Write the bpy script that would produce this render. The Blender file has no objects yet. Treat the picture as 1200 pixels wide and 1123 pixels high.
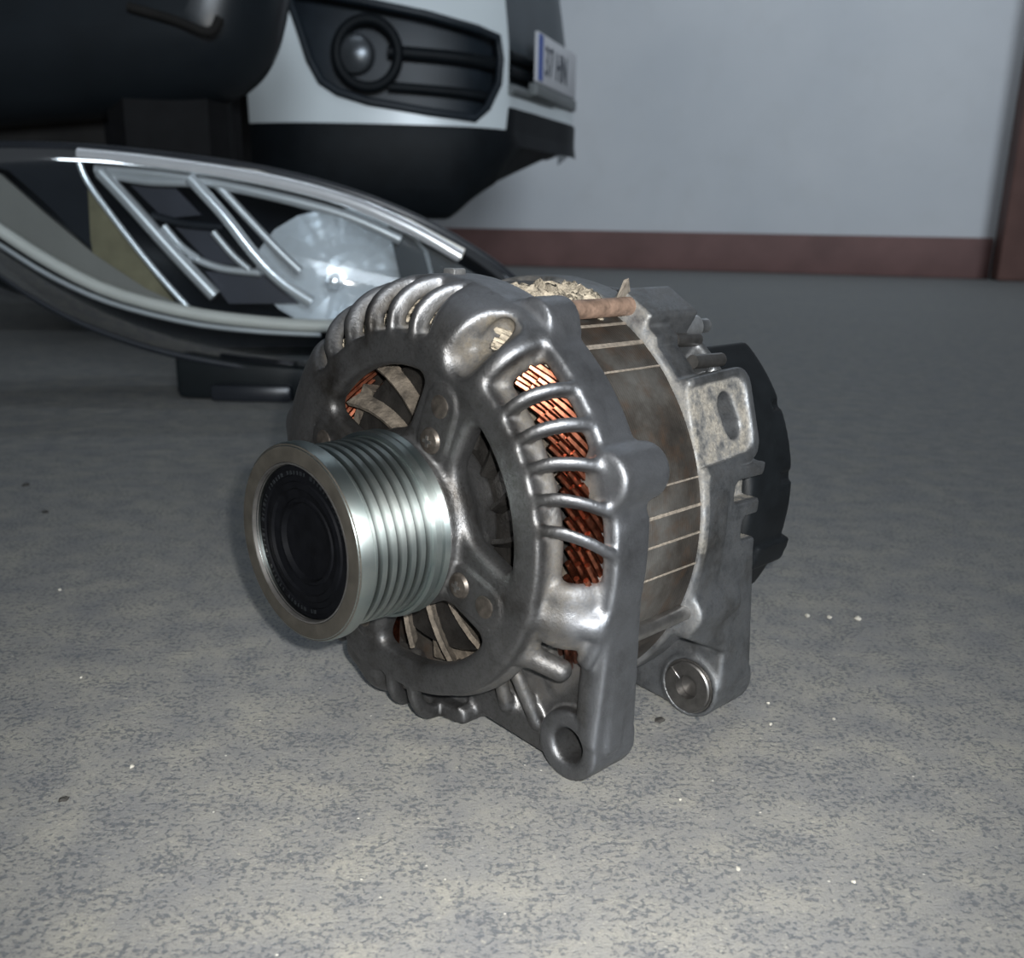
import bpy, bmesh, math, random
import numpy as np
from mathutils import Matrix, Vector

scene = bpy.context.scene
COL = scene.collection
random.seed(7)

# ------------------------------------------------------------------ camera
IMG_W, IMG_H = 1200.0, 1123.0
FPX, PX, PY = 1200.0, 600.0, 650.0            # focal length and principal point (pixels)
CAM_H = 0.16186
PITCH, ROLL = math.radians(17.9), math.radians(1.0)
# camera axes written in world space (X right, Y forward, Z up)
_up = np.array([math.cos(PITCH)*math.sin(ROLL), -math.cos(PITCH)*math.cos(ROLL), -math.sin(PITCH)])
_yw = np.array([0, 0, 1.0]) - _up*_up[2]; _yw /= np.linalg.norm(_yw)
_xw = np.cross(_yw, _up)
if _xw[0] < 0: _xw = -_xw
W = np.array([_xw, _yw, _up])                 # camera coords (x right, y down, z fwd) -> world
cam_d = bpy.data.cameras.new('camera')
cam = bpy.data.objects.new('camera', cam_d); COL.objects.link(cam)
cx, cy, cz = W @ np.array([1, 0, 0.]), W @ np.array([0, -1., 0]), W @ np.array([0, 0, -1.])
m = Matrix.Identity(4)
for i in range(3):
    m[i][0], m[i][1], m[i][2] = cx[i], cy[i], cz[i]
m[2][3] = CAM_H
cam.matrix_world = m
cam_d.sensor_width = 36.0
cam_d.lens = 36.0*FPX/IMG_W
cam_d.shift_y = (PY - IMG_H/2)/IMG_W
cam_d.clip_start = 0.01
cam_d.dof.use_dof = True
cam_d.dof.focus_distance = 0.32
cam_d.dof.aperture_fstop = 20.0
scene.camera = cam

def at(px, py, Y):
    """world point seen at a pixel, standing at forward distance Y"""
    v = W @ np.array([(px-PX)/FPX, (py-PY)/FPX, 1.0])
    v = v*(Y/v[1])
    return Vector((v[0], v[1], v[2]+CAM_H))

# ------------------------------------------------------------------ view, world, lights
vs = scene.view_settings
vs.view_transform = 'Standard'; vs.look = 'None'; vs.gamma = 1.0; vs.use_curve_mapping = False
vs.exposure = 0.0
world = bpy.data.worlds.new('garage_air'); scene.world = world
world.use_nodes = True
bgn = world.node_tree.nodes['Background']
bgn.inputs['Color'].default_value = (0.78, 0.88, 1.0, 1); bgn.inputs['Strength'].default_value = 0.05

def area(name, loc, target, sx, sy, power, color):
    l = bpy.data.lights.new(name, 'AREA'); l.shape = 'RECTANGLE'; l.size = sx; l.size_y = sy
    l.energy = power; l.color = color
    o = bpy.data.objects.new(name, l); COL.objects.link(o); o.location = loc
    o.rotation_euler = (Vector(target)-Vector(loc)).to_track_quat('-Z', 'Y').to_euler()
    return o
# the phone's flash, a finger's width beside the lens
fl = bpy.data.lights.new('phone_flash', 'SPOT'); fl.energy = 11.0; fl.color = (1.0, 0.985, 0.95)
fl.shadow_soft_size = 0.003; fl.spot_size = math.radians(95); fl.spot_blend = 0.9
flo = bpy.data.objects.new('phone_flash', fl); COL.objects.link(flo)
flo.matrix_world = cam.matrix_world @ Matrix.Translation((0.010, 0.009, 0.0))
# fluorescent tubes under the garage ceiling
area('ceiling_tube_light', (0.9, 2.75, 2.45), (0.9, 3.3, 0), 1.3, 0.16, 14.0, (0.80, 0.90, 1.0))
area('ceiling_tube_light', (-0.5, 1.0, 2.35), (-0.5, 1.0, 0), 1.3, 0.16, 4.0, (0.80, 0.90, 1.0))
# added soft fill far behind the camera, to brighten wall and car
area('rear_fill_light', (1.9, -6.8, 1.9), (0.6, 3.5, 0.5), 2.6, 1.9, 390.0, (0.80, 0.90, 1.0))

# ------------------------------------------------------------------ mesh helpers
def tag(o, label=None, cat=None, group=None, kind=None):
    if label: o['label'] = label
    if cat: o['category'] = cat
    if group: o['group'] = group
    if kind: o['kind'] = kind
    return o
def link(name, me, mat, parent=None, smooth=True):
    if mat is not None and not me.materials: me.materials.append(mat)
    o = bpy.data.objects.new(name, me); COL.objects.link(o)
    if parent is not None: o.parent = parent
    if smooth and len(me.polygons):
        me.polygons.foreach_set('use_smooth', [True]*len(me.polygons))
    return o
def empty(name, loc, rz=0):
    o = bpy.data.objects.new(name, None); COL.objects.link(o)
    o.location = loc; o.rotation_euler = (0, 0, rz); o.empty_display_size = 0.05
    return o
def from_arrays(name, v, q):
    me = bpy.data.meshes.new(name)
    v = np.asarray(v, np.float32); q = np.asarray(q, np.int32)
    n = q.shape[1]
    me.vertices.add(len(v)); me.vertices.foreach_set('co', v.ravel())
    me.loops.add(q.size); me.loops.foreach_set('vertex_index', q.ravel())
    me.polygons.add(len(q)); me.polygons.foreach_set('loop_start', np.arange(0, q.size, n, dtype=np.int32))
    me.update(calc_edges=True); me.validate()
    return me
def pydata(name, v, f):
    me = bpy.data.meshes.new(name); me.from_pydata([tuple(p) for p in v], [], [tuple(x) for x in f]); me.update()
    return me
def autosmooth(me, deg=35):
    me.set_sharp_from_angle(angle=math.radians(deg))

def lathe(name, prof, n=96, closed=True):
    """profile of (a, r) turned about the local x axis"""
    v, f = [], []
    for a, r in prof:
        for k in range(n):
            t = 2*math.pi*k/n; v.append((a, r*math.cos(t), r*math.sin(t)))
    m_ = len(prof); rng = range(m_) if closed else range(m_-1)
    for i in rng:
        j = (i+1) % m_
        for k in range(n):
            k2 = (k+1) % n
            f.append((i*n+k, j*n+k, j*n+k2, i*n+k2))
    me = pydata(name, v, f)
    bm = bmesh.new(); bm.from_mesh(me); bmesh.ops.remove_doubles(bm, verts=bm.verts, dist=1e-7)
    bmesh.ops.recalc_face_normals(bm, faces=bm.faces); bm.to_mesh(me); bm.free()
    for p in me.polygons: p.use_smooth = True
    autosmooth(me, 32)
    return me
def tube(name, pts, rad, n=10, cap=True):
    """round bar along points; rad is a number or one radius per point"""
    pts = [Vector(p) for p in pts]; v, f = [], []
    rads = rad if isinstance(rad, (list, tuple)) else [rad]*len(pts)
    prev = None
    for i, p in enumerate(pts):
        t = (pts[min(i+1, len(pts)-1)]-pts[max(i-1, 0)]).normalized()
        if prev is None:
            h = Vector((0, 0, 1)) if abs(t.z) < .9 else Vector((1, 0, 0))
            x = t.cross(h).normalized()
        else:
            x = (prev - t*prev.dot(t)).normalized()
        y = t.cross(x); prev = x
        for k in range(n):
            a = 2*math.pi*k/n
            v.append(p + (x*math.cos(a)+y*math.sin(a))*rads[i])
    for i in range(len(pts)-1):
        for k in range(n):
            k2 = (k+1) % n
            f.append((i*n+k, i*n+k2, (i+1)*n+k2, (i+1)*n+k))
    if cap:
        f.append(tuple(range(n-1, -1, -1))); f.append(tuple((len(pts)-1)*n+k for k in range(n)))
    me = pydata(name, v, f)
    for p in me.polygons: p.use_smooth = True
    autosmooth(me, 50)
    return me
def box(name, lo, hi, bev=0.0, seg=2):
    bm = bmesh.new(); bmesh.ops.create_cube(bm, size=1)
    for v in bm.verts:
        v.co = Vector([(lo[i]+hi[i])/2+v.co[i]*(hi[i]-lo[i]) for i in range(3)])
    if bev > 0: bmesh.ops.bevel(bm, geom=bm.edges[:], offset=bev, segments=seg, profile=.5, affect='EDGES')
    me = bpy.data.meshes.new(name); bm.to_mesh(me); bm.free()
    for p in me.polygons: p.use_smooth = True
    autosmooth(me, 40)
    return me
def slab(name, front, back):
    """solid between two matching outlines"""
    n = len(front); v = list(front)+list(back)
    f = [tuple(range(n)), tuple(range(2*n-1, n-1, -1))]+[(k, n+k, n+(k+1) % n, (k+1) % n) for k in range(n)]
    me = pydata(name, v, f)
    bm = bmesh.new(); bm.from_mesh(me); bmesh.ops.recalc_face_normals(bm, faces=bm.faces)
    bmesh.ops.triangulate(bm, faces=[x for x in bm.faces if len(x.verts) > 4]); bm.to_mesh(me); bm.free()
    return me
def sheet(name, P, thick=None):
    """grid of points P[i][j] -> surface, optionally with thickness along the mean normal"""
    a, b = len(P), len(P[0])
    v = [p for row in P for p in row]
    f = [(i*b+j, (i+1)*b+j, (i+1)*b+j+1, i*b+j+1) for i in range(a-1) for j in range(b-1)]
    me = pydata(name, v, f)
    if thick:
        bm = bmesh.new(); bm.from_mesh(me); bm.normal_update()
        bmesh.ops.solidify(bm, geom=bm.faces[:], thickness=thick); bm.to_mesh(me); bm.free()
    for p in me.polygons: p.use_smooth = True
    autosmooth(me, 50)
    return me
def spline(pts, n):
    """Catmull-Rom through points"""
    pts = [Vector(p) for p in pts]; out = []
    m_ = len(pts)
    for k in range(n):
        s = k/(n-1)*(m_-1); i = min(int(s), m_-2); t = s-i
        p0, p1, p2, p3 = pts[max(i-1, 0)], pts[i], pts[i+1], pts[min(i+2, m_-1)]
        out.append(0.5*((2*p1)+(p2-p0)*t+(2*p0-5*p1+4*p2-p3)*t*t+(3*p1-p0-3*p2+p3)*t**3))
    return out

# ------------------------------------------------------------------ materials
class NT:
    def __init__(s, name):
        s.m = bpy.data.materials.new(name); s.m.use_nodes = True
        s.t = s.m.node_tree; s.b = s.t.nodes['Principled BSDF']; s.o = s.t.nodes['Material Output']
    def n(s, ty, **kw):
        x = s.t.nodes.new(ty)
        for k, v in kw.items():
            if hasattr(x, k): setattr(x, k, v)
        return x
    def l(s, a, b): s.t.links.new(a, b)
    def coord(s, kind='Object'): return s.n('ShaderNodeTexCoord').outputs[kind]
    def noise(s, scale, detail=4, rough=.55, vec=None, dist=0):
        x = s.n('ShaderNodeTexNoise'); x.inputs['Scale'].default_value = scale
        x.inputs['Detail'].default_value = detail; x.inputs['Roughness'].default_value = rough
        x.inputs['Distortion'].default_value = dist
        s.l(vec if vec is not None else s.coord(), x.inputs['Vector']); return x.outputs['Fac']
    def ramp(s, fac, stops):
        r = s.n('ShaderNodeValToRGB'); e = r.color_ramp.elements
        while len(e) < len(stops): e.new(0.5)
        for i, (p, c) in enumerate(stops):
            e[i].position = p; e[i].color = (*c, 1) if len(c) == 3 else c
        s.l(fac, r.inputs['Fac']); return r.outputs['Color']
    def mix(s, fac, a, b, mode='MIX'):
        x = s.n('ShaderNodeMix', data_type='RGBA', blend_type=mode)
        for inp, val in ((x.inputs[0], fac), (x.inputs[6], a), (x.inputs[7], b)):
            if isinstance(val, (int, float)): inp.default_value = val
            elif isinstance(val, tuple): inp.default_value = (*val, 1) if len(val) == 3 else val
            else: s.l(val, inp)
        return x.outputs[2]
    def math(s, op, a, b=None, clamp=False):
        x = s.n('ShaderNodeMath', operation=op); x.use_clamp = clamp
        for i, val in enumerate((a, b)):
            if val is None: continue
            if isinstance(val, (int, float)): x.inputs[i].default_value = val
            else: s.l(val, x.inputs[i])
        return x.outputs[0]
    def bump(s, h, strength, dist=0.001):
        x = s.n('ShaderNodeBump'); x.inputs['Strength'].default_value = strength; x.inputs['Distance'].default_value = dist
        s.l(h, x.inputs['Height']); s.l(x.outputs['Normal'], s.b.inputs['Normal'])
    def set(s, **kw):
        for k, v in kw.items():
            i = s.b.inputs[k.replace('_', ' ')]
            if isinstance(v, tuple): i.default_value = (*v, 1) if len(v) == 3 else v
            elif isinstance(v, (int, float)): i.default_value = v
            else: s.l(v, i)
        return s

def simple(name, color, rough=.5, metal=0.0, spec=.5, var=0.12, scale=40, bump=0.0, bscale=300):
    t = NT(name)
    n = t.noise(scale, 5)
    lo = tuple(c*(1-var) for c in color); hi = tuple(min(1, c*(1+var)) for c in color)
    t.set(Base_Color=t.ramp(n, [(.3, lo), (.7, hi)]), Roughness=rough, Metallic=metal, Specular_IOR_Level=spec)
    if bump: t.bump(t.noise(bscale, 3), bump)
    return t.m

def cast_metal(name, base, worn, grime, rough=.40, dustcol=(.30, .265, .21), bare=(.215, .225, .243)):
    t = NT(name)
    geo = t.n('ShaderNodeNewGeometry')
    big = t.noise(45, 7, .68); mid = t.noise(210, 6, .65); fine = t.noise(1100, 4, .6)
    c = t.ramp(big, [(.32, grime), (.50, base), (.72, tuple(x*1.25 for x in base))])
    c = t.mix(t.math('MULTIPLY', t.ramp(mid, [(.48, (0, 0, 0)), (.66, (1, 1, 1))]), .30), c, grime)
    c = t.mix(t.math('MULTIPLY', t.ramp(fine, [(.50, (0, 0, 0)), (.68, (1, 1, 1))]), .40), c, grime)
    ab = t.n('ShaderNodeAttribute', attribute_name='bare')
    bf = t.math('MULTIPLY', ab.outputs['Fac'], t.ramp(big, [(.30, (.45, .45, .45)), (.60, (1, 1, 1))]), True)
    c = t.mix(bf, c, t.mix(t.math('MULTIPLY', mid, .6), bare, tuple(x*.5 for x in bare)))
    edge = t.ramp(geo.outputs['Pointiness'], [(.513, (0, 0, 0)), (.585, (1, 1, 1))])
    edge = t.math('MULTIPLY', edge, t.math('ADD', t.math('MULTIPLY', mid, 1.2), .15, True))
    c = t.mix(edge, c, worn)
    at_ = t.n('ShaderNodeAttribute', attribute_name='dust')
    d = t.math('MULTIPLY', at_.outputs['Fac'], t.ramp(mid, [(.34, (.2, .2, .2)), (.58, (1, 1, 1))]), True)
    c = t.mix(d, c, t.mix(t.ramp(fine, [(.35, (0, 0, 0)), (.65, (1, 1, 1))]), tuple(x*.5 for x in dustcol), dustcol))
    metal = t.math('SUBTRACT', .90, t.math('MULTIPLY', d, .88), True)
    r = t.math('ADD', t.math('MULTIPLY', mid, .28), t.math('ADD', t.math('MULTIPLY', d, .45), rough-.10), True)
    r = t.math('SUBTRACT', r, t.math('MULTIPLY', edge, .10))
    t.set(Base_Color=c, Metallic=metal, Roughness=r, Specular_IOR_Level=.25)
    t.bump(t.math('ADD', t.math('MULTIPLY', mid, .6), t.math('ADD', fine, t.math('MULTIPLY', t.noise(3200, 2), .5))), .28, .0005)
    return t.m

M = {}
M['cast'] = cast_metal('cast_aluminium', (.095, .095, .096), (.54, .54, .54), (.034, .031, .028), .43, (.105, .090, .069))
M['cast_rear'] = cast_metal('cast_aluminium_dusty', (.15, .158, .168), (.55, .56, .57), (.07, .07, .07), .42, (.26, .24, .205))
M['steel'] = simple('zinc_steel', (.52, .56, .56), .30, 1.0, var=.10, scale=60)
M['screw'] = simple('old_screw_steel', (.095, .083, .072), .45, .85, var=.4, scale=500)
M['rust'] = simple('rusty_steel', (.23, .155, .115), .62, .55, var=.45, scale=260, bump=.3, bscale=700)
M['rod'] = simple('plain_steel_rod', (.30, .29, .28), .36, .95, var=.25, scale=200)
M['bushing'] = simple('dark_bushing_steel', (.13, .125, .12), .42, .9, var=.25, scale=300)
M['black'] = simple('black_plastic', (.0045, .0055, .0065), .50, 0, .2, var=.3, scale=120, bump=.05)
M['cap'] = simple('pulley_cap_plastic', (.0022, .0024, .003), .60, 0, .03, var=.3, scale=200)
M['copper'] = simple('lacquered_copper', (.27, .095, .055), .32, 1.0, var=.5, scale=700)
M['dusty'] = simple('dusty_rotor', (.068, .057, .045), .85, .1, .25, var=.6, scale=260, bump=.5, bscale=900)
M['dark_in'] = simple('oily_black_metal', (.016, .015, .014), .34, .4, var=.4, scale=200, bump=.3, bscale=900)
M['seam'] = simple('weld_seam', (.27, .235, .195), .55, .5, var=.4, scale=500)
M['crust'] = simple('dried_dirt_crust', (.23, .20, .155), .9, 0, .2, var=.5, scale=350, bump=.9, bscale=900)

def stator_mat():
    t = NT('stator_lamination')
    x = t.coord(); sep = t.n('ShaderNodeSeparateXYZ'); t.l(x, sep.inputs[0])
    wv = t.n('ShaderNodeTexWave', bands_direction='X'); wv.inputs['Scale'].default_value = 330; wv.inputs['Distortion'].default_value = .6
    t.l(x, wv.inputs['Vector'])
    n = t.noise(24, 6, .65); n2 = t.noise(160, 5, .6)
    c = t.ramp(n, [(.34, (.020, .018, .017)), (.50, (.072, .064, .056)), (.68, (.17, .165, .155))])
    c = t.mix(t.math('MULTIPLY', t.ramp(n2, [(.50, (0, 0, 0)), (.72, (1, 1, 1))]), .5), c, (.10, .058, .034))
    t.set(Base_Color=c, Metallic=.75, Roughness=t.math('ADD', t.math('MULTIPLY', n2, .25), .34))
    t.bump(t.math('ADD', t.math('MULTIPLY', wv.outputs['Fac'], .5), n2), .18, .0004)
    return t.m
M['stator'] = stator_mat()

def pulley_mat():
    t = NT('pulley_zinc')
    x = t.coord(); 
    n2 = t.noise(60, 4)
    c = t.ramp(n2, [(.3, (.27, .325, .325)), (.7, (.40, .43, .415))])
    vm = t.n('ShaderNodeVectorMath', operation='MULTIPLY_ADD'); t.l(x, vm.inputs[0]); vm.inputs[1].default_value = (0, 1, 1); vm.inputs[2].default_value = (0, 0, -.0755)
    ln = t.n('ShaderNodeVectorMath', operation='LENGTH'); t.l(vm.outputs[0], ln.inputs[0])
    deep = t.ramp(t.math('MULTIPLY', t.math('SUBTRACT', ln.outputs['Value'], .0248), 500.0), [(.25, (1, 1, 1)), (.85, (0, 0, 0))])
    c = t.mix(t.math('MULTIPLY', deep, .8), c, (.055, .06, .06))  # groove bottoms coloured darker, as grime and in place of lost groove shading
    t.set(Base_Color=c, Metallic=1.0, Roughness=.44, Anisotropic=.78, Anisotropic_Rotation=.25)
    tg = t.n('ShaderNodeTangent', direction_type='RADIAL', axis='X'); t.l(tg.outputs[0], t.b.inputs['Tangent'])
    return t.m
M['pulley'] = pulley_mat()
M['pulley_face'] = simple('pulley_face_dull_steel', (.062, .057, .048), .55, .7, var=.3, scale=150)

def floor_mat():
    t = NT('garage_concrete')
    x = t.coord()
    cl = t.noise(5, 5, .6, x); md = t.noise(42, 6, .66, x); sm = t.noise(560, 5, .7, x); gr = t.noise(1300, 3, .65, x)
    c = t.ramp(md, [(.36, (.178, .180, .180)), (.52, (.215, .213, .200)), (.68, (.262, .255, .224))])
    c = t.mix(t.math('MULTIPLY', t.ramp(cl, [(.40, (0, 0, 0)), (.66, (1, 1, 1))]), .15), c, (.13, .138, .15))
    # clustered dark bluish pores and pale grit
    clus = t.ramp(t.noise(75, 5, .6, x), [(.36, (0, 0, 0)), (.66, (1, 1, 1))])
    por = t.math('ADD', sm, t.math('MULTIPLY', t.math('SUBTRACT', clus, .5), .10))
    por = t.ramp(por, [(.51, (0, 0, 0)), (.58, (1, 1, 1))])
    c = t.mix(t.math('MULTIPLY', por, .72), c, (.066, .075, .090))
    c = t.mix(t.math('MULTIPLY', t.ramp(gr, [(.54, (0, 0, 0)), (.66, (1, 1, 1))]), .35), c, (.085, .092, .10))
    pale = t.ramp(t.noise(520, 4, .65, x), [(.60, (0, 0, 0)), (.70, (1, 1, 1))])
    c = t.mix(t.math('MULTIPLY', pale, .6), c, (.37, .355, .30))
    vo = t.n('ShaderNodeTexVoronoi', feature='F1'); vo.inputs['Scale'].default_value = 190; t.l(x, vo.inputs['Vector'])
    spk = t.ramp(vo.outputs['Distance'], [(.03, (1, 1, 1)), (.09, (0, 0, 0))])
    vc = t.n('ShaderNodeSeparateColor'); t.l(vo.outputs['Color'], vc.inputs[0])
    spk = t.math('MULTIPLY', spk, t.math('GREATER_THAN', vc.outputs[0], .88))
    c = t.mix(spk, c, (.58, .56, .50))
    t.set(Base_Color=c, Roughness=t.math('ADD', t.math('MULTIPLY', md, .25), .50), Specular_IOR_Level=.35)
    t.bump(t.math('SUBTRACT', t.math('ADD', t.math('MULTIPLY', gr, .6), t.math('MULTIPLY', md, .6)), t.math('MULTIPLY', por, .5)), .40, .0014)
    return t.m
M['floor'] = floor_mat()
def wall_mat():
    t = NT('painted_plaster')
    n = t.noise(1.6, 5, .55); s = t.noise(9, 5, .6)
    c = t.ramp(n, [(.3, (.60, .62, .645)), (.7, (.69, .70, .715))])
    c = t.mix(t.math('MULTIPLY', t.ramp(s, [(.5, (0, 0, 0)), (.75, (1, 1, 1))]), .18), c, (.52, .52, .50))
    t.set(Base_Color=c, Roughness=.85, Specular_IOR_Level=.2); t.bump(t.noise(60, 4), .1, .002)
    return t.m
M['wall'] = wall_mat()
M['dado'] = simple('oxide_red_paint', (.155, .083, .075), .65, 0, .35, var=.18, scale=6, bump=.1, bscale=60)
M['pillar'] = simple('red_brown_pillar_paint', (.135, .070, .058), .6, 0, .35, var=.2, scale=7, bump=.1, bscale=60)

def glass_mat():
    t = NT('clear_lens')
    tr = t.n('ShaderNodeBsdfTransparent'); tr.inputs['Color'].default_value = (.88, .91, .92, 1)
    gl = t.n('ShaderNodeBsdfGlossy'); gl.inputs['Roughness'].default_value = .06
    fr = t.n('ShaderNodeFresnel'); fr.inputs['IOR'].default_value = 1.32
    mx = t.n('ShaderNodeMixShader'); t.l(fr.outputs[0], mx.inputs[0]); t.l(tr.outputs[0], mx.inputs[1]); t.l(gl.outputs[0], mx.inputs[2])
    t.l(mx.outputs[0], t.o.inputs['Surface']); return t.m
M['lens'] = glass_mat()
M['chrome'] = simple('chrome_trim', (.80, .82, .84), .20, .62, var=.04, scale=30)
M['satin'] = simple('satin_silver_trim', (.50, .51, .52), .36, .55, var=.08, scale=30)
M['bowl'] = simple('aluminised_reflector', (.66, .69, .72), .22, .38, var=.06, scale=30)
M['bezel'] = simple('dark_grey_bezel', (.014, .016, .020), .30, .1, var=.15, scale=30)
M['panel'] = simple('charcoal_inner_panel', (.030, .031, .040), .35, 0, .5, var=.15, scale=30)
M['grey_trim'] = simple('warm_grey_trim', (.17, .165, .15), .4, .1, var=.08, scale=20)
M['cream'] = simple('pale_light_guide', (.50, .49, .45), .40, .1, var=.08, scale=20)
M['amber'] = simple('olive_amber_reflector', (.155, .138, .085), .40, .2, var=.2, scale=40)
M['housing'] = simple('black_headlamp_housing', (.006, .008, .009), .40, 0, .3, var=.2, scale=30)
M['white_paint'] = simple('white_car_paint', (.74, .79, .80), .25, 0, .5, var=.03, scale=3)
M['trim_black'] = simple('black_bumper_plastic', (.006, .008, .010), .55, 0, .18, var=.2, scale=30)
M['grille'] = simple('dark_blue_grey_grille', (.012, .017, .023), .42, 0, .3, var=.25, scale=20)
M['grille_grey'] = simple('grey_grille_panel', (.055, .068, .078), .45, 0, .5, var=.15, scale=10)
M['fog'] = simple('fog_lamp_glass', (.12, .13, .14), .30, .6, var=.1, scale=20)
M['lip'] = simple('grey_bumper_lip', (.16, .17, .17), .5, 0, .4, var=.1, scale=20)
M['plate'] = simple('number_plate_white', (.60, .60, .62), .45, 0, .4, var=.05, scale=20)
M['plate_blue'] = simple('number_plate_blue', (.05, .10, .38), .45, 0, .4, var=.05)
M['ink'] = simple('number_plate_ink', (.03, .04, .06), .5, 0, .3, var=.1)
M['dark_paint'] = simple('dark_car_paint', (.010, .013, .016), .30, 0, .5, var=.2, scale=10)
M['underbody'] = simple('dusty_black_underbody', (.012, .011, .010), .8, 0, .2, var=.35, scale=14, bump=.2, bscale=60)
M['rubber'] = simple('tyre_rubber', (.006, .006, .0065), .75, 0, .15, var=.2, scale=40)
M['crumb_white'] = simple('pale_mortar_crumb', (.42, .40, .35), .85, 0, .3, var=.2, scale=300)
M['crumb_dark'] = simple('dark_dirt_chip', (.035, .033, .030), .8, 0, .3, var=.3, scale=300)

# ------------------------------------------------------------------ the garage
fo = link('floor', box('floor', (-5, -1.5, -.1), (6, 6, 0)), M['floor']); tag(fo, 'worn grey concrete garage floor with pale grit and dark pores', kind='structure')
wl, wr = Vector((-.021, 4.30, 0)), Vector((1.70, 3.83, 0))         # foot of the back wall
wd = (wr-wl).normalized(); wn = Vector((wd.y, -wd.x, 0))           # wn faces the camera
def wall_box(name, s0, s1, t0, t1, z0, z1, mat, bev=.004):
    me = box(name, (s0, t0, z0), (s1, t1, z1), bev)
    mt = Matrix.Identity(4)
    for i in range(3):
        mt[i][0], mt[i][1] = wd[i], -wn[i]; mt[i][2] = (0, 0, 1)[i]; mt[i][3] = wl[i]
    me.transform(mt)
    return link(name, me, mat)
tag(wall_box('wall_back', -5, 5.5, .015, .25, 0, 3.0, M['wall']), 'bluish white plastered garage wall', kind='structure')
tag(wall_box('trim_1', -5, 1.785, 0, .02, 0, .142, M['dado'], .006), 'oxide red painted skirting along the back wall', kind='structure')
pc = wd*1.70
tag(wall_box('pillar', 1.79, 2.6, -.13, .10, 0, 3.0, M['pillar'], .012), 'red-brown painted pillar against the garage wall', kind='structure')

# ------------------------------------------------------------------ signed-distance casting tools (millimetres)
def smin(a, b, k):
    h = np.clip(.5+.5*(b-a)/k, 0, 1); return b*(1-h)+a*h-k*h*(1-h)
def smax(a, b, k): return -smin(-a, -b, k)
def grid(lo, hi, h):
    ax = [np.arange(lo[i], hi[i]+h, h, dtype=np.float32) for i in range(3)]
    return np.meshgrid(*ax, indexing='ij')
def surface_nets(f, lo, h):
    nx, ny, nz = f.shape; ins = f < 0
    cnt = np.zeros((nx-1, ny-1, nz-1), np.int8)
    corners = [(i, j, k) for i in (0, 1) for j in (0, 1) for k in (0, 1)]
    for i, j, k in corners: cnt += ins[i:nx-1+i, j:ny-1+j, k:nz-1+k]
    act = np.argwhere((cnt > 0) & (cnt < 8))
    val = np.stack([f[act[:, 0]+i, act[:, 1]+j, act[:, 2]+k] for i, j, k in corners], 1)
    cc = np.array(corners, np.float32)
    acc = np.zeros((len(act), 3), np.float32); num = np.zeros(len(act), np.float32)
    for a in range(8):
        for b in range(a+1, 8):
            if abs(cc[a]-cc[b]).sum() != 1: continue
            s = (val[:, a] < 0) != (val[:, b] < 0)
            t = np.where(s, val[:, a]/np.where(s, val[:, a]-val[:, b], 1), 0)[:, None]
            acc += np.where(s[:, None], cc[a]+t*(cc[b]-cc[a]), 0); num += s
    verts = (act+acc/num[:, None])*h+np.array(lo, np.float32)
    idx = -np.ones(cnt.shape, np.int32); idx[act[:, 0], act[:, 1], act[:, 2]] = np.arange(len(act))
    quads = []
    for ax in range(3):
        o1, o2 = [(1, 2), (2, 0), (0, 1)][ax]
        sl0 = [slice(None)]*3; sl1 = [slice(None)]*3
        sl0[ax] = slice(0, -1); sl1[ax] = slice(1, None)
        ch = ins[tuple(sl0)] != ins[tuple(sl1)]
        e = np.argwhere(ch)
        lim = np.array(cnt.shape)
        ok = (e[:, o1] > 0) & (e[:, o2] > 0) & (e[:, o1] < lim[o1]) & (e[:, o2] < lim[o2])
        e = e[ok]
        neg = ins[e[:, 0], e[:, 1], e[:, 2]]
        d1 = np.zeros(3, int); d1[o1] = 1; d2 = np.zeros(3, int); d2[o2] = 1
        q = [idx[tuple((e-d1-d2).T)], idx[tuple((e-d2).T)], idx[tuple(e.T)], idx[tuple((e-d1).T)]]
        q = np.stack(q, 1); q[~neg] = q[~neg][:, ::-1]
        quads.append(q)
    q = np.concatenate(quads); q = q[(q >= 0).all(1)]
    # relax once so that the casting reads smooth
    return verts, q
def relax(v, q, n=2, lam=.5):
    e = np.concatenate([q[:, [0, 1]], q[:, [1, 2]], q[:, [2, 3]], q[:, [3, 0]]])
    for _ in range(n):
        s = np.zeros_like(v); c = np.zeros(len(v), np.float32)
        for a, b in ((0, 1), (1, 0)):
            for k in range(3): s[:, k] += np.bincount(e[:, a], v[e[:, b], k], len(v)).astype(np.float32)
            c += np.bincount(e[:, a], minlength=len(v))
        v = v+lam*(s/c[:, None]-v)
    return v
FLOOR_V = -75.5
def to_local(v):           # (a, u, v) mm -> alternator local metres
    return np.stack([v[:, 0], -v[:, 1], v[:, 2]-FLOOR_V], 1)/1000.0
def L(a, u, v): return Vector((a/1000, -u/1000, (v-FLOOR_V)/1000))
def poly2(U, V, P):
    """signed distance to a polygon"""
    d = np.full(U.shape, 1e9, np.float32); s = np.ones(U.shape, np.float32)
    n = len(P)
    for i in range(n):
        ax, ay = P[i]; bx, by = P[i-1]
        ex, ey = bx-ax, by-ay; wx, wy = U-ax, V-ay
        t = np.clip((wx*ex+wy*ey)/(ex*ex+ey*ey), 0, 1)
        d = np.minimum(d, (wx-ex*t)**2+(wy-ey*t)**2)
        c1 = V >= ay; c2 = V < by; c3 = ex*wy > ey*wx
        s = np.where((c1 & c2 & c3) | (~c1 & ~c2 & ~c3), -s, s)
    return s*np.sqrt(d)
def cyl(A, U, V, u0, v0, r, a0, a1, k=1.0):
    return smax(np.hypot(U-u0, V-v0)-r, np.maximum(a0-A, A-a1), k)
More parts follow.
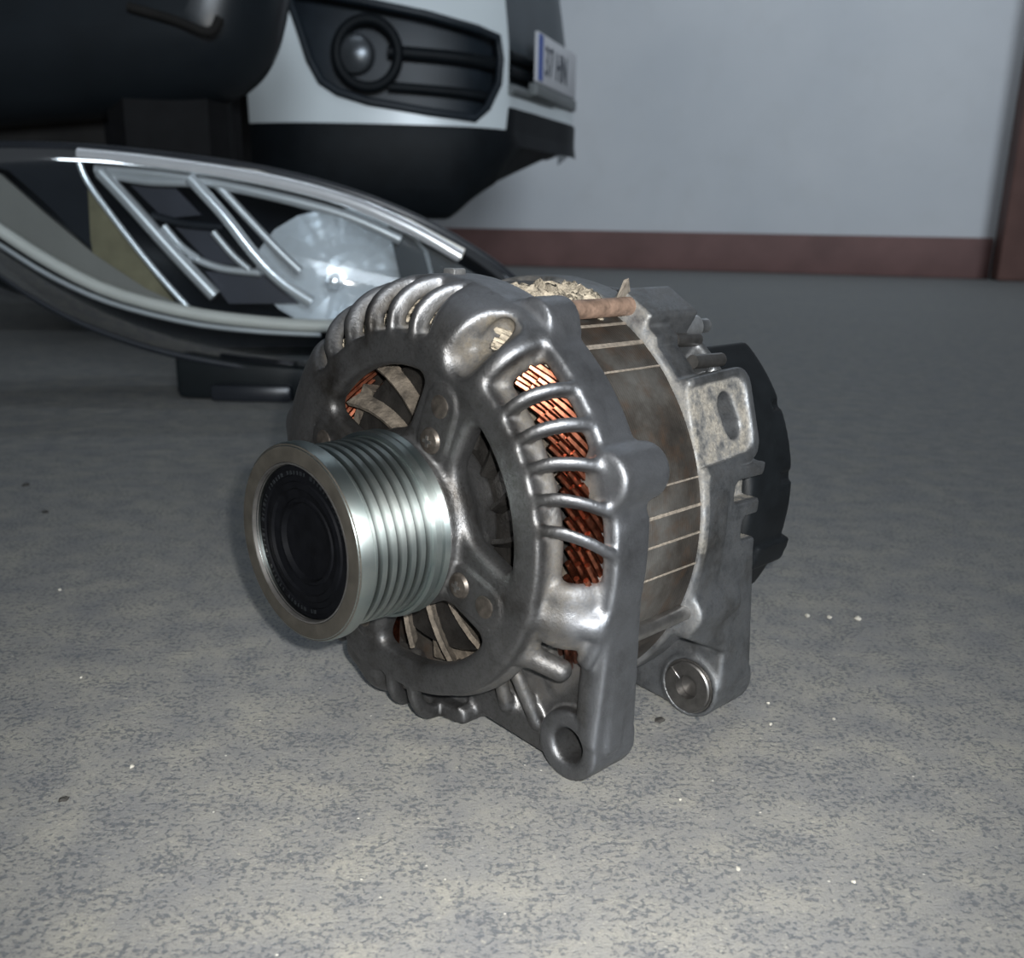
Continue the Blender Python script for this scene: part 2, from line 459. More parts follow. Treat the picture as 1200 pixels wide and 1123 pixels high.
def capsule(A, U, V, p, q, r):
    p = np.array(p, np.float32); q = np.array(q, np.float32); d = q-p
    t = np.clip(((A-p[0])*d[0]+(U-p[1])*d[1]+(V-p[2])*d[2])/float(d@d), 0, 1)
    return np.sqrt((A-p[0]-d[0]*t)**2+(U-p[1]-d[1]*t)**2+(V-p[2]-d[2]*t)**2)-r
def pol(a, r, deg): return (a, r*math.cos(math.radians(deg)), r*math.sin(math.radians(deg)))
def adiff(ang, c): return (ang-c+180) % 360-180
def in_sector(R, ang, c0, c1):
    """distance (mm) outside an angular sector, negative inside"""
    mid, half = (c0+c1)/2, (c1-c0)/2
    d = np.radians(np.abs(adiff(ang, mid))-half)*R
    return d

ALT = empty('alternator', (-0.0600, 0.2734, 0))
ALT.rotation_euler = (0, 0, math.atan2(.72279, .69107))
tag(ALT, 'dirty cast aluminium car alternator with ribbed pulley standing on the concrete', 'alternator')

# ---------------------------------------------------------------- front bracket
def build_front():
    h = .75; lo = (33, -80, -79); A, U, V = grid(lo, (80, 80, 79), h)
    R = np.hypot(U, V); ang = np.degrees(np.arctan2(V, U))
    R0, a0, rc = 72.0, 37.5, 16.0
    q1, q2 = R-(R0-rc), (a0+rc)-A
    bell = np.hypot(np.maximum(q1, 0), np.maximum(q2, 0))+np.minimum(np.maximum(q1, q2), 0)-rc
    inner = lambda d0, d1: smax(bell+d0, -(bell+d1), 1.2)
    # face plate with four windows
    plate = smax(smax(bell+.0, A-45, 1.5), R-56.5, 2)
    hub = smax(R-25.8, np.maximum(34.0-A, A-54), 1.5)
    f = smin(plate, hub, 2.5)
    win = smax(27.6-R, R-46.4, 5)
    for c, w1, w2 in ((62, 11.0, 11.0), (152, 9.0, 11), (-118, 11, 8.5), (-26, 10.5, 12.5)):
        s = R*np.sin(np.radians(adiff(ang, c))); fr = np.cos(np.radians(adiff(ang, c))) > .1
        spoke = np.where(s > 0, s-w2, -s-w1)
        win = smax(win, np.where(fr, -spoke, -30), 5.5)
    win = np.maximum(win, A-50)
    f = smax(f, -win, 3.0)
    # inner wall of the windows
    # rib sectors and solid sectors
    ribsec = [(80, 133), (174, 236), (-104, -82), (-7, 50)]
    low = smax(smax(inner(6.0, 9.0), A-60, 1), 50.5-R, 1.5)
    cut = np.full(A.shape, 1e3, np.float32)
    for c0, c1 in ribsec: cut = np.minimum(cut, in_sector(R, ang, c0, c1))
    cut = np.minimum(cut, in_sector(R, ang, -82, -26))
    cutter = smax(smax(cut, 58.5-R, 2), A-60, 2)
    low = smax(low, -cutter, 1.5)
    f = smin(f, low, 2.0)
    for c0, c1 in ((50, 80), (133, 174), (236, 256), (-27, -7)):
        f = smin(f, np.maximum(smax(smax(inner(0.2 if c0 != -27 else 4.5, 8.5), in_sector(R, ang, c0+1.5, c1-1.5), 3), A-60, 1), 51-R), 2.5)
    band = smax(inner(0, 5.5), np.maximum(52.5-A, A-67), 1.5)
    band = smax(band, -smax(in_sector(R, ang, -80, -30), A-62, 2), 2)
    f = smin(f, band, 2.2)
    # raised lip of the plate beside the right-hand window
    lip = smax(smax(np.abs(R-52.5)-3.6, np.maximum(38.2-A, A-47), 2), in_sector(R, ang, -38, 54), 2)
    f = smin(f, lip, 2.5)
    ribs = [(84.5, 79), (94.5, 89), (104.5, 99), (115, 109), (126.5, 121), (179, 176), (190, 187), (201, 198), (212, 209), (223, 220),
            (233, 230), (-98.5, -101), (-88, -91), (42.2, 39.6), (33.6, 30.8), (25.2, 20.8), (16.6, 10.8), (8.4, 1.2)]
    rr = np.full(A.shape, 1e3, np.float32)
    for b, e in ribs:
        c = b+(e-b)*np.clip((A-40)/13, 0, 1)
        w = R*np.sin(np.radians(adiff(ang, c))); fr = np.cos(np.radians(adiff(ang, c))) > 0
        rib = smax(np.where(fr, np.abs(w)-1.6, 50), inner(.0, 5.2), 1.5)
        rr = np.minimum(rr, np.maximum(np.maximum(rib, A-57), 54.5-R))
    f = smin(f, rr, .9)
    # the pocket with its small hole between top ribs and right-hand window
    pk = capsule(A, U, V, pol(36.5, 57.5, 63), pol(45, 71.5, 60.5), 5.6)
    f = smax(f, -pk, 2.5)
    f = smax(f, -capsule(A, U, V, pol(42, 61, 62), pol(50, 66, 62), 3.6), 1.0)
    # bolt bosses
    f = smin(f, cyl(A, U, V, *pol(0, 70, 59)[1:], 7.5, 55, 68), 3)
    f = smin(f, capsule(A, U, V, pol(47, 65, 162), pol(60, 69, 162), 6.2), 3)
    f = smin(f, capsule(A, U, V, pol(48, 64, -111), pol(60, 67.5, -111), 7.0), 3)
    f = smin(f, cyl(A, U, V, 66.5, 22.0, 8.3, 51, 71.5, 2.0), 2.0)
    # rolling shoulder beneath the last rib
    f = smin(f, capsule(A, U, V, pol(43, 55, -19), pol(52, 68, -17), 4.2), 3)
    # lower curved bar
    f = smin(f, capsule(A, U, V, pol(41.0, 50, -36), pol(50.5, 66, -33.5), 3.4), 2.5)
    # side wall behind the ring above the foot
    wallc = smax(smax(np.abs(R-53.5)-2.2, np.maximum(40-A, A-63), 1), in_sector(R, ang, -86, -40), 1)
    f = smin(f, wallc, 1.5)
    # foot: web, arm and eye
    web = smax(poly2(U, V, [(67, -8), (65.5, -64), (53, -75.2), (22, -70.5), (-2, -67), (-4, -60), (20, -48), (48, -24), (60, -8)]), np.maximum(61.0-A, A-68), 1.5)
    f = smin(f, web, 2.0)
    foot = smax(poly2(U, V, [(45, -72.5), (50, -66), (24, -58.5), (4, -56.5), (-1, -66.5)]), np.maximum(58.8-A, A-70), 1.5)
    f = smin(f, foot, 2.0)
    back = 66.5+np.clip(8-V, 0, 80)*.135
    arm = smax(poly2(U, V, [(71.6, 10), (69.6, -8), (66.8, -38), (64.4, -62), (57.5, -62), (60.5, -30), (62.5, 10)]), np.maximum(55.5-A, A-back), 1.8)
    f = smin(f, arm, 2.0)
    f = smin(f, capsule(A, U, V, (57, 61.2, -8), (57.5, 58.2, -52), 1.9), 1.5)
    for p0, p1 in (((55.5, 25, -47), (57.5, 26.5, -60)), ((55, 34, -47), (58.5, 39, -62))):
        f = smin(f, capsule(A, U, V, p0, p1, 2.3), 2.0)
    ear = cyl(A, U, V, 53.0, -64.1, 11.4, 56.4, 76.3, .8)
    f = smin(f, ear, .8)
    f = np.maximum(f, -(np.hypot(U-53, V+64.1)-5.5))
    f = np.maximum(f, -(np.hypot(U-53, V+64.1)-5.5-np.clip(57.8-A, 0, 9)))
    # pads round the bearing screws
    for c in (62, 152, -118, -27):
        p, q = pol(38.6, 30.5, c-1), pol(38.6, 41.5, c+1)
        pad = smax(capsule(np.zeros_like(A), U, V, (0, p[1], p[2]), (0, q[1], q[2]), 6.4), np.maximum(36.7-A, A-42), .8)
        f = smin(f, pad, .5)
    f = np.maximum(f, -(R-8.5))
    f = np.maximum(f, FLOOR_V+.1-V)
    v, q = surface_nets(f, lo, h)
    v = relax(v, q, 2, .45)
    me = from_arrays('front_bracket', to_local(v), q)
    # settled dust: lower shell, slopes and pockets of the casting
    r_ = np.hypot(v[:, 1], v[:, 2]); an = np.degrees(np.arctan2(v[:, 2], v[:, 1]))
    b1, b2 = r_-(R0-rc), (a0+rc)-v[:, 0]
    bl = np.hypot(np.maximum(b1, 0), np.maximum(b2, 0))+np.minimum(np.maximum(b1, b2), 0)-rc
    d = np.clip((-bl-2.2)/2.5, 0, 1)*np.clip((r_-47)/4, 0, 1)*.9*(v[:, 2] > -58)
    pkd = np.clip(1.9-np.hypot(adiff(an, 62)*1.2, (r_-63))/6.5, 0, 1)*(bl < -1.2)
    d = np.maximum(d*np.where((an > -30), .62, .3), pkd*.9)
    att = me.attributes.new('dust', 'FLOAT', 'POINT'); att.data.foreach_set('value', d.astype(np.float32))
    sm = lambda x, a, b: np.clip((x-a)/(b-a), 0, 1)
    bare = sm(r_, 67, 71)*sm(v[:, 0], 45, 54)*sm(an, -40, -10)*(1-sm(an, 95, 125))  # paler colour for cleaner metal and for flash reflected off arm and band
    bare = np.maximum(bare, sm(r_, 58, 63)*sm(bl, -2.2, -.8)*sm(v[:, 0], 38.5, 43)*.8*sm(v[:, 2], -45, -25))
    bare = np.maximum(bare, sm(v[:, 1], 60.5, 63.5)*sm(-v[:, 2], -14, -4))
    bare = np.maximum(bare, (np.hypot(v[:, 1]-53, v[:, 2]+64.1) < 11.9)*.35*(v[:, 0] < 57.5))
    att = me.attributes.new('bare', 'FLOAT', 'POINT'); att.data.foreach_set('value', bare.astype(np.float32))
    return me
FB = link('front_bracket', build_front(), M['cast'], ALT)
FB['label'] = 'dark cast front bracket with ribs and mounting eye'

# ---------------------------------------------------------------- rear bracket
def build_rear():
    h = .75; lo = (94, -76, -79); A, U, V = grid(lo, (144, 80, 82), h)
    R = np.hypot(U, V); ang = np.degrees(np.arctan2(V, U))
    f = smax(smax(R-70.6, 60-R, 1), np.maximum(96-A, A-109.5), 1.5)
    f = smin(f, smax(smax(R-66.5, 58-R, 1), np.maximum(100-A, A-131), 1.5), 2)
    f = smin(f, smax(R-64, np.maximum(126-A, A-131), 1), 1)
    for c0, c1 in ((36.5, 41.5), (43.5, 50), (62, 68), (71, 77), (80, 86), (89, 95), (98, 104)):
        f = smax(f, -smax(smax(in_sector(R, ang, c0, c1), 55-R, 1), np.maximum(113-A, A-127), 1), 1)
    # top bolt block
    c, s = math.cos(math.radians(59)), math.sin(math.radians(59))
    n = U*c+V*s; t = -U*s+V*c
    f = smin(f, smax(smax(np.abs(t)-7.5, np.abs(n-66)-9.8, 1.5), np.maximum(97.5-A, A-123.5), 1.5), 2)
    f = smin(f, smax(smax(np.abs(t+9)-4, np.abs(n-64)-7.5, 1.5), np.maximum(97.5-A, A-110), 1.5), 2)
    # flat lug with its slot
    c, s = math.cos(math.radians(15.3)), math.sin(math.radians(15.3))
    n = U*c+V*s; t = -U*s+V*c
    def rbox(x, y, x0, x1, y0, y1, r):
        qx = np.abs(x-(x0+x1)/2)-(x1-x0)/2+r; qy = np.abs(y-(y0+y1)/2)-(y1-y0)/2+r
        return np.hypot(np.maximum(qx, 0), np.maximum(qy, 0))+np.minimum(np.maximum(qx, qy), 0)-r
    tt = t-(A-113)*.05
    lug = smax(rbox(A, tt, 92, 129.5, -2.2, 27.3, 6.5), np.maximum(57-n, n-71.0), 1.2)
    f = smin(f, np.maximum(lug, 96.2-A), 1.2)
    f = smax(f, -np.maximum(rbox(A, tt, 84, 125.5, .8, 24.6, 5.0), 69.6-n), .7)
    p, q = (115.4, 16.6), (117.6, 10.4); dx, dy = q[0]-p[0], q[1]-p[1]
    tc = np.clip(((A-p[0])*dx+(t-p[1])*dy)/(dx*dx+dy*dy), 0, 1)
    slot = np.hypot(A-p[0]-dx*tc, t-p[1]-dy*tc)-4.3
    f = smax(f, -np.maximum(slot, 60.5-n), .8)
    # arm
    back = 131+np.clip(-13-V, 0, 80)*.17
    arm = smax(poly2(U, V, [(69.8, 16), (68.6, 0), (67.6, -30), (66.4, -62), (56, -62), (54, -10), (56, 16)]), np.maximum(98+np.clip((-37-V)/11, 0, 1)*22-A, A-back), 2.2)
    f = smin(f, arm, 1.6)
    for x0, y0, y1 in ((114.5, 4.0, 11.6), (121.5, -9.2, -1.2)):
        f = smax(f, -np.maximum(rbox(A, V-(A-120)*-.03, x0, x0+40, y0, y1, 2.2), 61.5-U), 1.0)
    f = smin(f, cyl(A, U, V, 64.5, -29, 6.2, 98, 122, 1.5), 2.5)
    f = smin(f, smax(poly2(U, V, [(66, -30), (65, -66), (54, -75), (8, -69), (-4, -62), (30, -45), (50, -30)]), np.maximum(120-A, A-131), 2), 2.5)
    ear = cyl(A, U, V, 54.3, -64.1, 11.4, 118.8, 141.5, 1.0)
    f = smin(f, ear, 2.0)
    f = np.maximum(f, -(np.hypot(U-54.3, V+64.1)-9.7))
    f = np.maximum(f, FLOOR_V+.1-V)
    # other bolt bosses
    for a in (162, -111):
        f = smin(f, cyl(A, U, V, *pol(0, 69.5, a)[1:], 6.5, 97, 120, 1.5), 2.5)
    v, q = surface_nets(f, lo, h); v = relax(v, q, 2, .45)
    me = from_arrays('rear_bracket', to_local(v), q)
    n = v[:, 1]*c+v[:, 2]*s; t = -v[:, 1]*s+v[:, 2]*c
    d = np.clip(1-np.abs(n-69.6)/.9, 0, 1)*(t > -1)*(t < 26)*(v[:, 0] < 126)*(v[:, 0] > 96)*.95
    d = np.maximum(d, (v[:, 0] < 98.5)*np.where(v[:, 2] < -8, .2, .5)*(np.hypot(v[:, 1], v[:, 2]) > 64))
    d = np.maximum(d, ((v[:, 1] > 50) & (v[:, 1] < 66.5) & (v[:, 2] < 13) & (v[:, 2] > -10) & (v[:, 0] > 112))*.9)
    d = np.maximum(d, .08)
    att = me.attributes.new('dust', 'FLOAT', 'POINT'); att.data.foreach_set('value', d.astype(np.float32))
    return me
RB = link('rear_bracket', build_rear(), M['cast_rear'], ALT)
RB['label'] = 'lighter cast rear bracket with slotted lug'

def lathe_at(name, prof, mat, parent, u=0, v=0, n=64, closed=True):
    me = lathe(name, [(a/1000, r/1000) for a, r in prof], n, closed)
    me.transform(Matrix.Translation((0, -u/1000, (v-FLOOR_V)/1000)))
    return link(name, me, mat, parent, smooth=False)

# bushing in the rear eye
bu = lathe_at('bushing', [(117.6, 4.3), (117.6, 8.6), (118.1, 9.1), (119.0, 9.1), (119.0, 9.7), (140, 9.7), (140, 4.3)], M['bushing'], RB, 54.3, -64.1)
bu['label'] = 'dark split steel bushing'
sl = link('bushing_slit', box('bushing_slit', (-.0002, -.0003, -.0025), (.0002, .0003, .0025), .0001, 1), M['rod'], RB)
sl.location = L(117.6, 54.3-6.2*math.cos(math.radians(40)), -64.1+6.2*math.sin(math.radians(40))); sl.rotation_euler = (math.radians(-50), 0, 0)
lathe_at('bushing_plug', [(121, 0.01), (121, 4.2), (135, 4.2), (135, .01)], M['bushing'], RB, 54.3, -64.1, 32)

# screws and rivets of the bearing plate
scr = lathe('bearing_screw', [(x/1000, r/1000) for x, r in ((0, .01), (-1.3, .01), (-1.3, 2.2), (-.9, 3.4), (0, 4.0), (1.2, 4.0), (1.2, .01))], 24)
riv = lathe('rivet', [(x/1000, r/1000) for x, r in ((1, .01), (-.35, .01), (-.4, 2.9), (-.15, 3.4), (1, 3.5))], 24)
cross = bpy.data.meshes.new('screw_cross')
bm = bmesh.new()
for rz in (0, 1):
    g = bmesh.ops.create_cube(bm, size=1)['verts']
    for v in g:
        v.co = Vector((v.co.x*.0006-.0012, v.co.y*(.0034 if rz else .0009), v.co.z*(.0009 if rz else .0034)))
bm.to_mesh(cross); bm.free()
for c in (62, 152, -118, -27):
    a, uu, vv = pol(36.6, 30.5, c-1)
    o = link('bearing_screw', scr, M['screw'], FB, False); o.location = L(a, uu, vv)
    o2 = link('screw_cross', cross, M['rod'], FB, False); o2.location = L(a-.1, uu, vv); o2.rotation_euler = (math.radians(c*3), 0, 0)
    a, uu, vv = pol(36.6, 41.5, c+1)
    o = link('rivet', riv, M['screw'], FB, False); o.location = L(a, uu, vv)

# ---------------------------------------------------------------- stator with windings
ST = lathe_at('stator_core', [(65, 58), (65, 68.6), (66, 69), (97, 69), (97.5, 68.5), (97.5, 58)], M['stator'], ALT, n=160)
ST['label'] = 'dark laminated stator ring between the brackets'
for deg, w in ((57.5, 1.0), (50.5, 1.5), (42.8, .6), (13.4, .6), (6.5, 1.0), (-.6, .7), (30, .0), (68, 1.2), (78, .8), (-9, .6), (110, .8), (140, .8), (190, .8), (220, .8), (-60, .8), (-90, .8)):
    if w == 0: continue
    me = box('weld_seam', (.066, -w/2000, -.00025), (.0972, w/2000, .00030), .0001, 1)
    o = link('weld_seam', me, M['seam'], ST, False)
    t = math.radians(deg)
    o.matrix_local = Matrix.Translation(L(0, 69*math.cos(t), 69*math.sin(t))) @ Matrix.Rotation(math.pi/2-t, 4, 'X') @ Matrix.Rotation(math.pi, 4, 'X') @ Matrix.Rotation(math.pi, 4, 'X')
hp = []
for k, (r, tilt, a_f) in enumerate(((64.2, -17, 49.5), (61.6, -17, 48.5), (58.8, -17, 47.5))):
    pts = [pol(a, r, tilt*(a-58)/14) for a in np.linspace(66, a_f, 6)]
    me = tube('copper_hairpin', [Vector((p[0], -p[1], p[2]))/1000 for p in pts], [.0012]*5+[.0009], 7)
    hp.append(me)
off = Vector((0, 0, -FLOOR_V/1000))
for k, me in enumerate(hp):
    for i in range(90):
        dg = (i*360/90+k*1.35+180) % 360-180
        if -116 < -dg < -36: continue
        o = link('copper_hairpin', me, M['copper'], ST, False)
        if 44 < -dg < 140 or (36 < -dg <= 44 and i % 3 == 0):
            o.material_slots[0].link = 'OBJECT'; o.material_slots[0].material = M['crust']
        o.location = off; o.rotation_euler = (math.radians(i*360/90+k*1.35), 0, 0)

# ---------------------------------------------------------------- rotor seen through the windows
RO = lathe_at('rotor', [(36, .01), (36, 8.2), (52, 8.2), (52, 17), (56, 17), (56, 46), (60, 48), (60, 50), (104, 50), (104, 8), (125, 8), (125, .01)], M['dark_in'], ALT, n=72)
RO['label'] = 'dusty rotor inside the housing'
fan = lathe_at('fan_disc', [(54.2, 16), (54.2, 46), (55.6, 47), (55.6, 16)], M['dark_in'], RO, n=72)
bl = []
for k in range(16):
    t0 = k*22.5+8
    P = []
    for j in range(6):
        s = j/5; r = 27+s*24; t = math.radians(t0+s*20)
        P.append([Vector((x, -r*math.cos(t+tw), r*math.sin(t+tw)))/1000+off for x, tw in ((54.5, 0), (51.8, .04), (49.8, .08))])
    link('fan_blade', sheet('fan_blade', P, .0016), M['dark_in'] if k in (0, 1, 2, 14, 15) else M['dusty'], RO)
for k in range(6):
    t = math.radians(k*60+35)
    pr = [(58, -13), (58, 13), (98, 5), (98, -5)]
    top = [Vector((a, -(53.5*math.cos(t)-w*math.sin(t)), 53.5*math.sin(t)+w*math.cos(t)))/1000+off for a, w in pr]
    bot = [Vector((a, -(46*math.cos(t)-w*math.sin(t)), 46*math.sin(t)+w*math.cos(t)))/1000+off for a, w in pr]
    link('claw_pole', slab('claw_pole', top, bot), M['dusty'], RO, False)

# ---------------------------------------------------------------- pulley
prof = [(0.35, 22.9), (0.0, 23.3), (0.0, 27.6), (0.5, 28.3), (1.3, 28.6), (4.6, 28.6), (5.4, 28.0), (5.9, 27.2)]
a = 6.3
for k in range(6):
    prof += [(a, 26.75), (a+.85, 26.7), (a+1.45, 24.7), (a+1.9, 24.7), (a+2.5, 26.7), (a+3.35, 26.75)]
    a += 3.4
prof += [(a-.2, 27.2), (a+.3, 28.1), (a+2.2, 28.3), (a+2.5, 27.4), (a+2.9, 26.8), (a+3.5, 26.8), (a+3.9, 27.7), (32.2, 28.3), (32.6, 27.9), (32.6, 9), (8, 9), (8, 22.4), (1.0, 22.4)]
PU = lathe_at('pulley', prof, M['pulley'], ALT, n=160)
PU['label'] = 'bright zinc ribbed belt pulley'
lathe_at('pulley_face', [(-.05, 23.2), (-.05, 27.5), (.4, 28.2), (.6, 28.1), (.6, 23)], M['pulley_face'], PU, n=128)
lathe_at('pulley_rim', [(-.12, 22.6), (-.12, 23.0), (1.6, 22.9), (1.6, 22.35)], M['rod'], PU, n=128)
capp = [(2.4, 22.3), (2.2, 21.2), (1.8, 20.6), (1.8, 19.3), (2.3, 19.1), (2.3, 17.6), (1.7, 17.3), (1.6, 15.6), (2.4, 15.2), (2.8, 12.8), (2.4, 12.4), (2.4, 11.6), (3.8, 11.0), (4.2, 5), (4.2, .01), (7, .01), (7, 22.3)]
CAP = lathe_at('pulley_cap', capp, M['cap'], PU, n=128)
CAP['label'] = 'black plastic pulley cap with concentric rings'
tk = bmesh.new()
for k in range(58):
    if k % 7 == 6: continue
    t = math.radians(20+k*4.6)
    g = bmesh.ops.create_cube(tk, size=1)['verts']
    mt = Matrix.Translation(Vector((1.72, -20*math.cos(t), 20*math.sin(t)))/1000+off) @ Matrix.Rotation(-t+math.pi/2, 4, 'X') @ Matrix.Diagonal((.0003, .0004 if k % 3 else .0009, .0011, 1))
    bmesh.ops.transform(tk, matrix=mt, verts=g)
me = bpy.data.meshes.new('embossed_ring'); tk.to_mesh(me); tk.free()
tag(link('embossed_ring', me, M['black'], CAP, False), 'fine embossed marks round the cap', kind='stuff')

# ---------------------------------------------------------------- through bolts
for i, (uu, vv, mat, r) in enumerate(((36.8, 63.2, 'rust', 2.8), (64.6, -28.2, 'rod', 2.6), (*pol(0, 69.8, 162)[1:], 'rod', 2.8), (*pol(0, 69, -111)[1:], 'rod', 2.8))):
    if i > 1: uu *= 1.035; vv *= 1.035
    lathe_at('through_bolt', [(66.8, .01), (66.8, r), (97.6, r), (97.6, .01)], M[mat], ALT, uu, vv, 24)

# crust of dirt on the top of the stator
rng = np.random.default_rng(3); P = []
for i in range(34):
    a = 66.5+i*.93; row = []
    wob = 2.5*math.sin(i*.5)+1.5*math.sin(i*1.3)
    for j in range(26):
        s = j/25; deg = 60.0+wob*.3+s*(17+wob)
        edge = min(1, 5*min(s, 1-s), 4*min(i/33+.15, 1-i/33+.1))
        r = 68.4+edge*(2.6+2.4*rng.random()*(.4+.6*abs(math.sin(i*.35+j*.4))))
        p = pol(a, r, deg); row.append(L(*p))
    P.append(row)
me = sheet('dirt_crust', P)
cr = link('dirt_crust', me, M['crust'], ALT); cr['label'] = 'pale crusted dirt on top of the stator'
# bent sheet-metal tip beside the top block
tip = slab('lock_tab', [L(94, 36.5, 66), L(101, 34.8, 66), L(98, 36, 71.4)], [L(94, 34.5, 65), L(101, 32.8, 65), L(97.6, 34.4, 70.8)])
link('lock_tab', tip, M['seam'], ALT, False)
# small clip on the front rim
link('rim_nub', box('rim_nub', tuple(L(56, 4, 71.2)), tuple(L(61, -1, 73.6)), .0006), M['cast'], FB)

# ---------------------------------------------------------------- rear plastic cover
def build_cover():
    h = 1.1; lo = (124, -74, -70); A, U, V = grid(lo, (164, 74, 72), h)
    R = np.hypot(U, V); ang = np.degrees(np.arctan2(V, U))
    f = smax(R-57.5, np.maximum(127-A, A-150), 4)
    seg = smax(smax(R-65.2, in_sector(R, ang, -128, 50), 2), np.maximum(130.5-A, A-158.5), 3.5)
    f = smin(f, seg, 1.5)
    for c0, c1, a0, a1 in ((-40, -34, 132, 160), (4, 7, 150, 170), (26, 28.5, 152, 170)):
        f = smax(f, -smax(smax(in_sector(R, ang, c0, c1), 63.6-R, .5), np.maximum(a0-A, A-a1), .5), .6)
    f = smin(f, smax(smax(np.abs(R-62)-5.0, in_sector(R, ang, -23, -14.5), 1), np.maximum(140-A, A-161), 1.2), 1)
    f = smin(f, smax(smax(np.abs(R-50)-9, in_sector(R, ang, 88, 118), 2), np.maximum(128-A, A-146), 2), 2)
    v, q = surface_nets(f, lo, h); v = relax(v, q, 1, .4)
    return from_arrays('rear_cover', to_local(v), q)
RC = link('rear_cover', build_cover(), M['black'], ALT); RC['label'] = 'black plastic rear cover'
link('terminal_post', lathe('terminal_post', [(x/1000, r/1000) for x, r in ((124, .01), (124, 4), (134, 4), (134, 2.4), (141, 2.4), (141, .01))], 24), M['cast_rear'], RC, False).location = L(0, 36, 55)
for (a0_, a1_, dg, r_) in ((112, 129, 42.3, 69.5), (114, 128, 51, 67.5)):
    p, q = pol(a0_, r_, dg), pol(a1_, r_-1, dg)
    link('cooling_bar', tube('cooling_bar', [L(*p), L(*q)], .0022, 12), M['bushing'], RB, False)

# ------------------------------------------------------------------ headlamp lying behind
HL = empty('headlamp', at(330, 452, .98)*1.0); HL.location.z = 0
tag(HL, 'detached car headlamp with clear lens and chrome trim lying on the floor', 'headlamp')
hinv = Matrix.Translation(-HL.location)
def hadd(name, me, mat, parent=HL, smooth=True):
    me.transform(hinv); return link(name, me, mat, parent, smooth)
YH = .95
top_px = [(-130, 186), (-60, 175), (0, 170), (90, 172), (180, 180), (300, 197), (400, 222), (480, 253), (540, 285), (598, 326), (632, 365)]
bot_px = [(-130, 215), (-60, 262), (0, 322), (80, 372), (160, 404), (240, 424), (330, 438), (420, 446), (510, 444), (590, 425), (634, 385)]
def yoff(s): return .05*(s**3)                                        # the outer end sweeps back
NS, NTT = 60, 22
tp = spline([at(x, y, YH) for x, y in top_px], NS); bp_ = spline([at(x, y, YH) for x, y in bot_px], NS)
def lens_pt(i, t, push=1.0):
    s = i/(NS-1); p = tp[i].lerp(bp_[i], t)
    bul = math.sin(math.pi*t)**.7*.045*(math.sin(math.pi*min(1, .08+s*.9))**.5)*push
    return Vector((p.x, YH+yoff(s)-bul, p.z))
ring = [Vector((tp[i].x, YH+yoff(i/(NS-1)), tp[i].z)) for i in range(NS)]+[Vector((bp_[i].x, YH+yoff(i/(NS-1)), bp_[i].z)) for i in range(NS-1, -1, -1)]
cen = sum(ring, Vector())/len(ring)
# black housing: skirt, shoulder and back
rows = [ring]
for dy, sc in ((.012, 1.012), (.035, .995), (.095, .88), (.14, .66)):
    rows.append([Vector((cen.x+(p.x-cen.x)*sc, p.y+dy, max(.004, cen.z+(p.z-cen.z)*sc))) for p in ring])
n = len(ring); v = [p for r_ in rows for p in r_]; f = []
for i in range(len(rows)-1):
    for k in range(n):
        k2 = (k+1) % n; f.append((i*n+k, i*n+k2, (i+1)*n+k2, (i+1)*n+k))
f.append(tuple((len(rows)-1)*n+k for k in range(n)))
hm = pydata('housing', v, f)
HO = hadd('housing', hm, M['housing'])
hadd('lens_frame', tube('lens_frame', ring+[ring[0]], .0035, 8, False), M['bezel'])
lens_me = sheet('lens', [[lens_pt(i, j/(NTT-1)) for j in range(NTT)] for i in range(NS)])
LE = hadd('lens', lens_me, M['lens']); LE['label'] = 'clear polycarbonate lens'
# dark tray behind the lens
hadd('bezel_tray', sheet('bezel_tray', [[lens_pt(i, .02+.96*j/10, -1.6)+Vector((0, .010, 0)) for j in range(11)] for i in range(1, NS-1)]), M['bezel'])
def strip(name, pxs, Y, rad, mat, n=24, parent=HL):
    return hadd(name, tube(name, spline([at(x, y, Y) for x, y in pxs], n), rad, 10), M[mat], parent)
def panel(name, pxs, Y, mat, th=.006, parent=HL):
    fr = [at(x, y, Y) for x, y in pxs]
    return hadd(name, slab(name, fr, [p+Vector((0, th, 0)) for p in fr]), M[mat], parent, False)
YI = YH+.000
strip('chrome_brow', [(92, 181), (180, 190), (300, 208), (400, 233), (480, 267), (540, 301)], YI-.006, .0058, 'chrome')
strip('chrome_brow_lower', [(112, 199), (200, 206), (300, 225), (400, 251), (470, 281)], YI+.002, .0048, 'satin')
panel('upper_sheen_strip', [(92, 174), (180, 182), (300, 199), (400, 225), (480, 257), (545, 292), (540, 304), (480, 270), (400, 237), (300, 211), (180, 193), (95, 184)], YI+.002, 'cream', .004)  # pale sheet standing in for the band of light reflected along the top edge
strip('chrome_edge', [(90, 181), (102, 212), (135, 258), (180, 315), (222, 362)], YI-.004, .0028, 'chrome')
strip('light_guide', [(-90, 205), (-40, 245), (0, 270), (60, 308), (130, 342), (220, 366), (300, 377), (376, 382), (470, 380)], YI-.012, .0058, 'cream')
strip('light_guide_rim', [(-90, 222), (-40, 262), (0, 287), (60, 324), (130, 355), (220, 378), (300, 388), (376, 392)], YI-.010, .0026, 'satin')
panel('lower_trim', [(-70, 188), (-30, 192), (0, 204), (50, 248), (110, 298), (170, 338), (222, 362), (140, 345), (60, 311), (0, 274), (-70, 226)], YI+.002, 'grey_trim')
panel('side_shade', [(-60, 180), (88, 182), (112, 235), (108, 292), (95, 280), (50, 235), (10, 200)], YI+.006, 'bezel')
panel('amber_reflector', [(103, 222), (118, 240), (160, 297), (205, 355), (170, 350), (112, 318), (106, 280)], YI+.003, 'amber')
strip('frame_bar', [(118, 202), (150, 236), (200, 292), (252, 347)], YI-.002, .0062, 'satin')
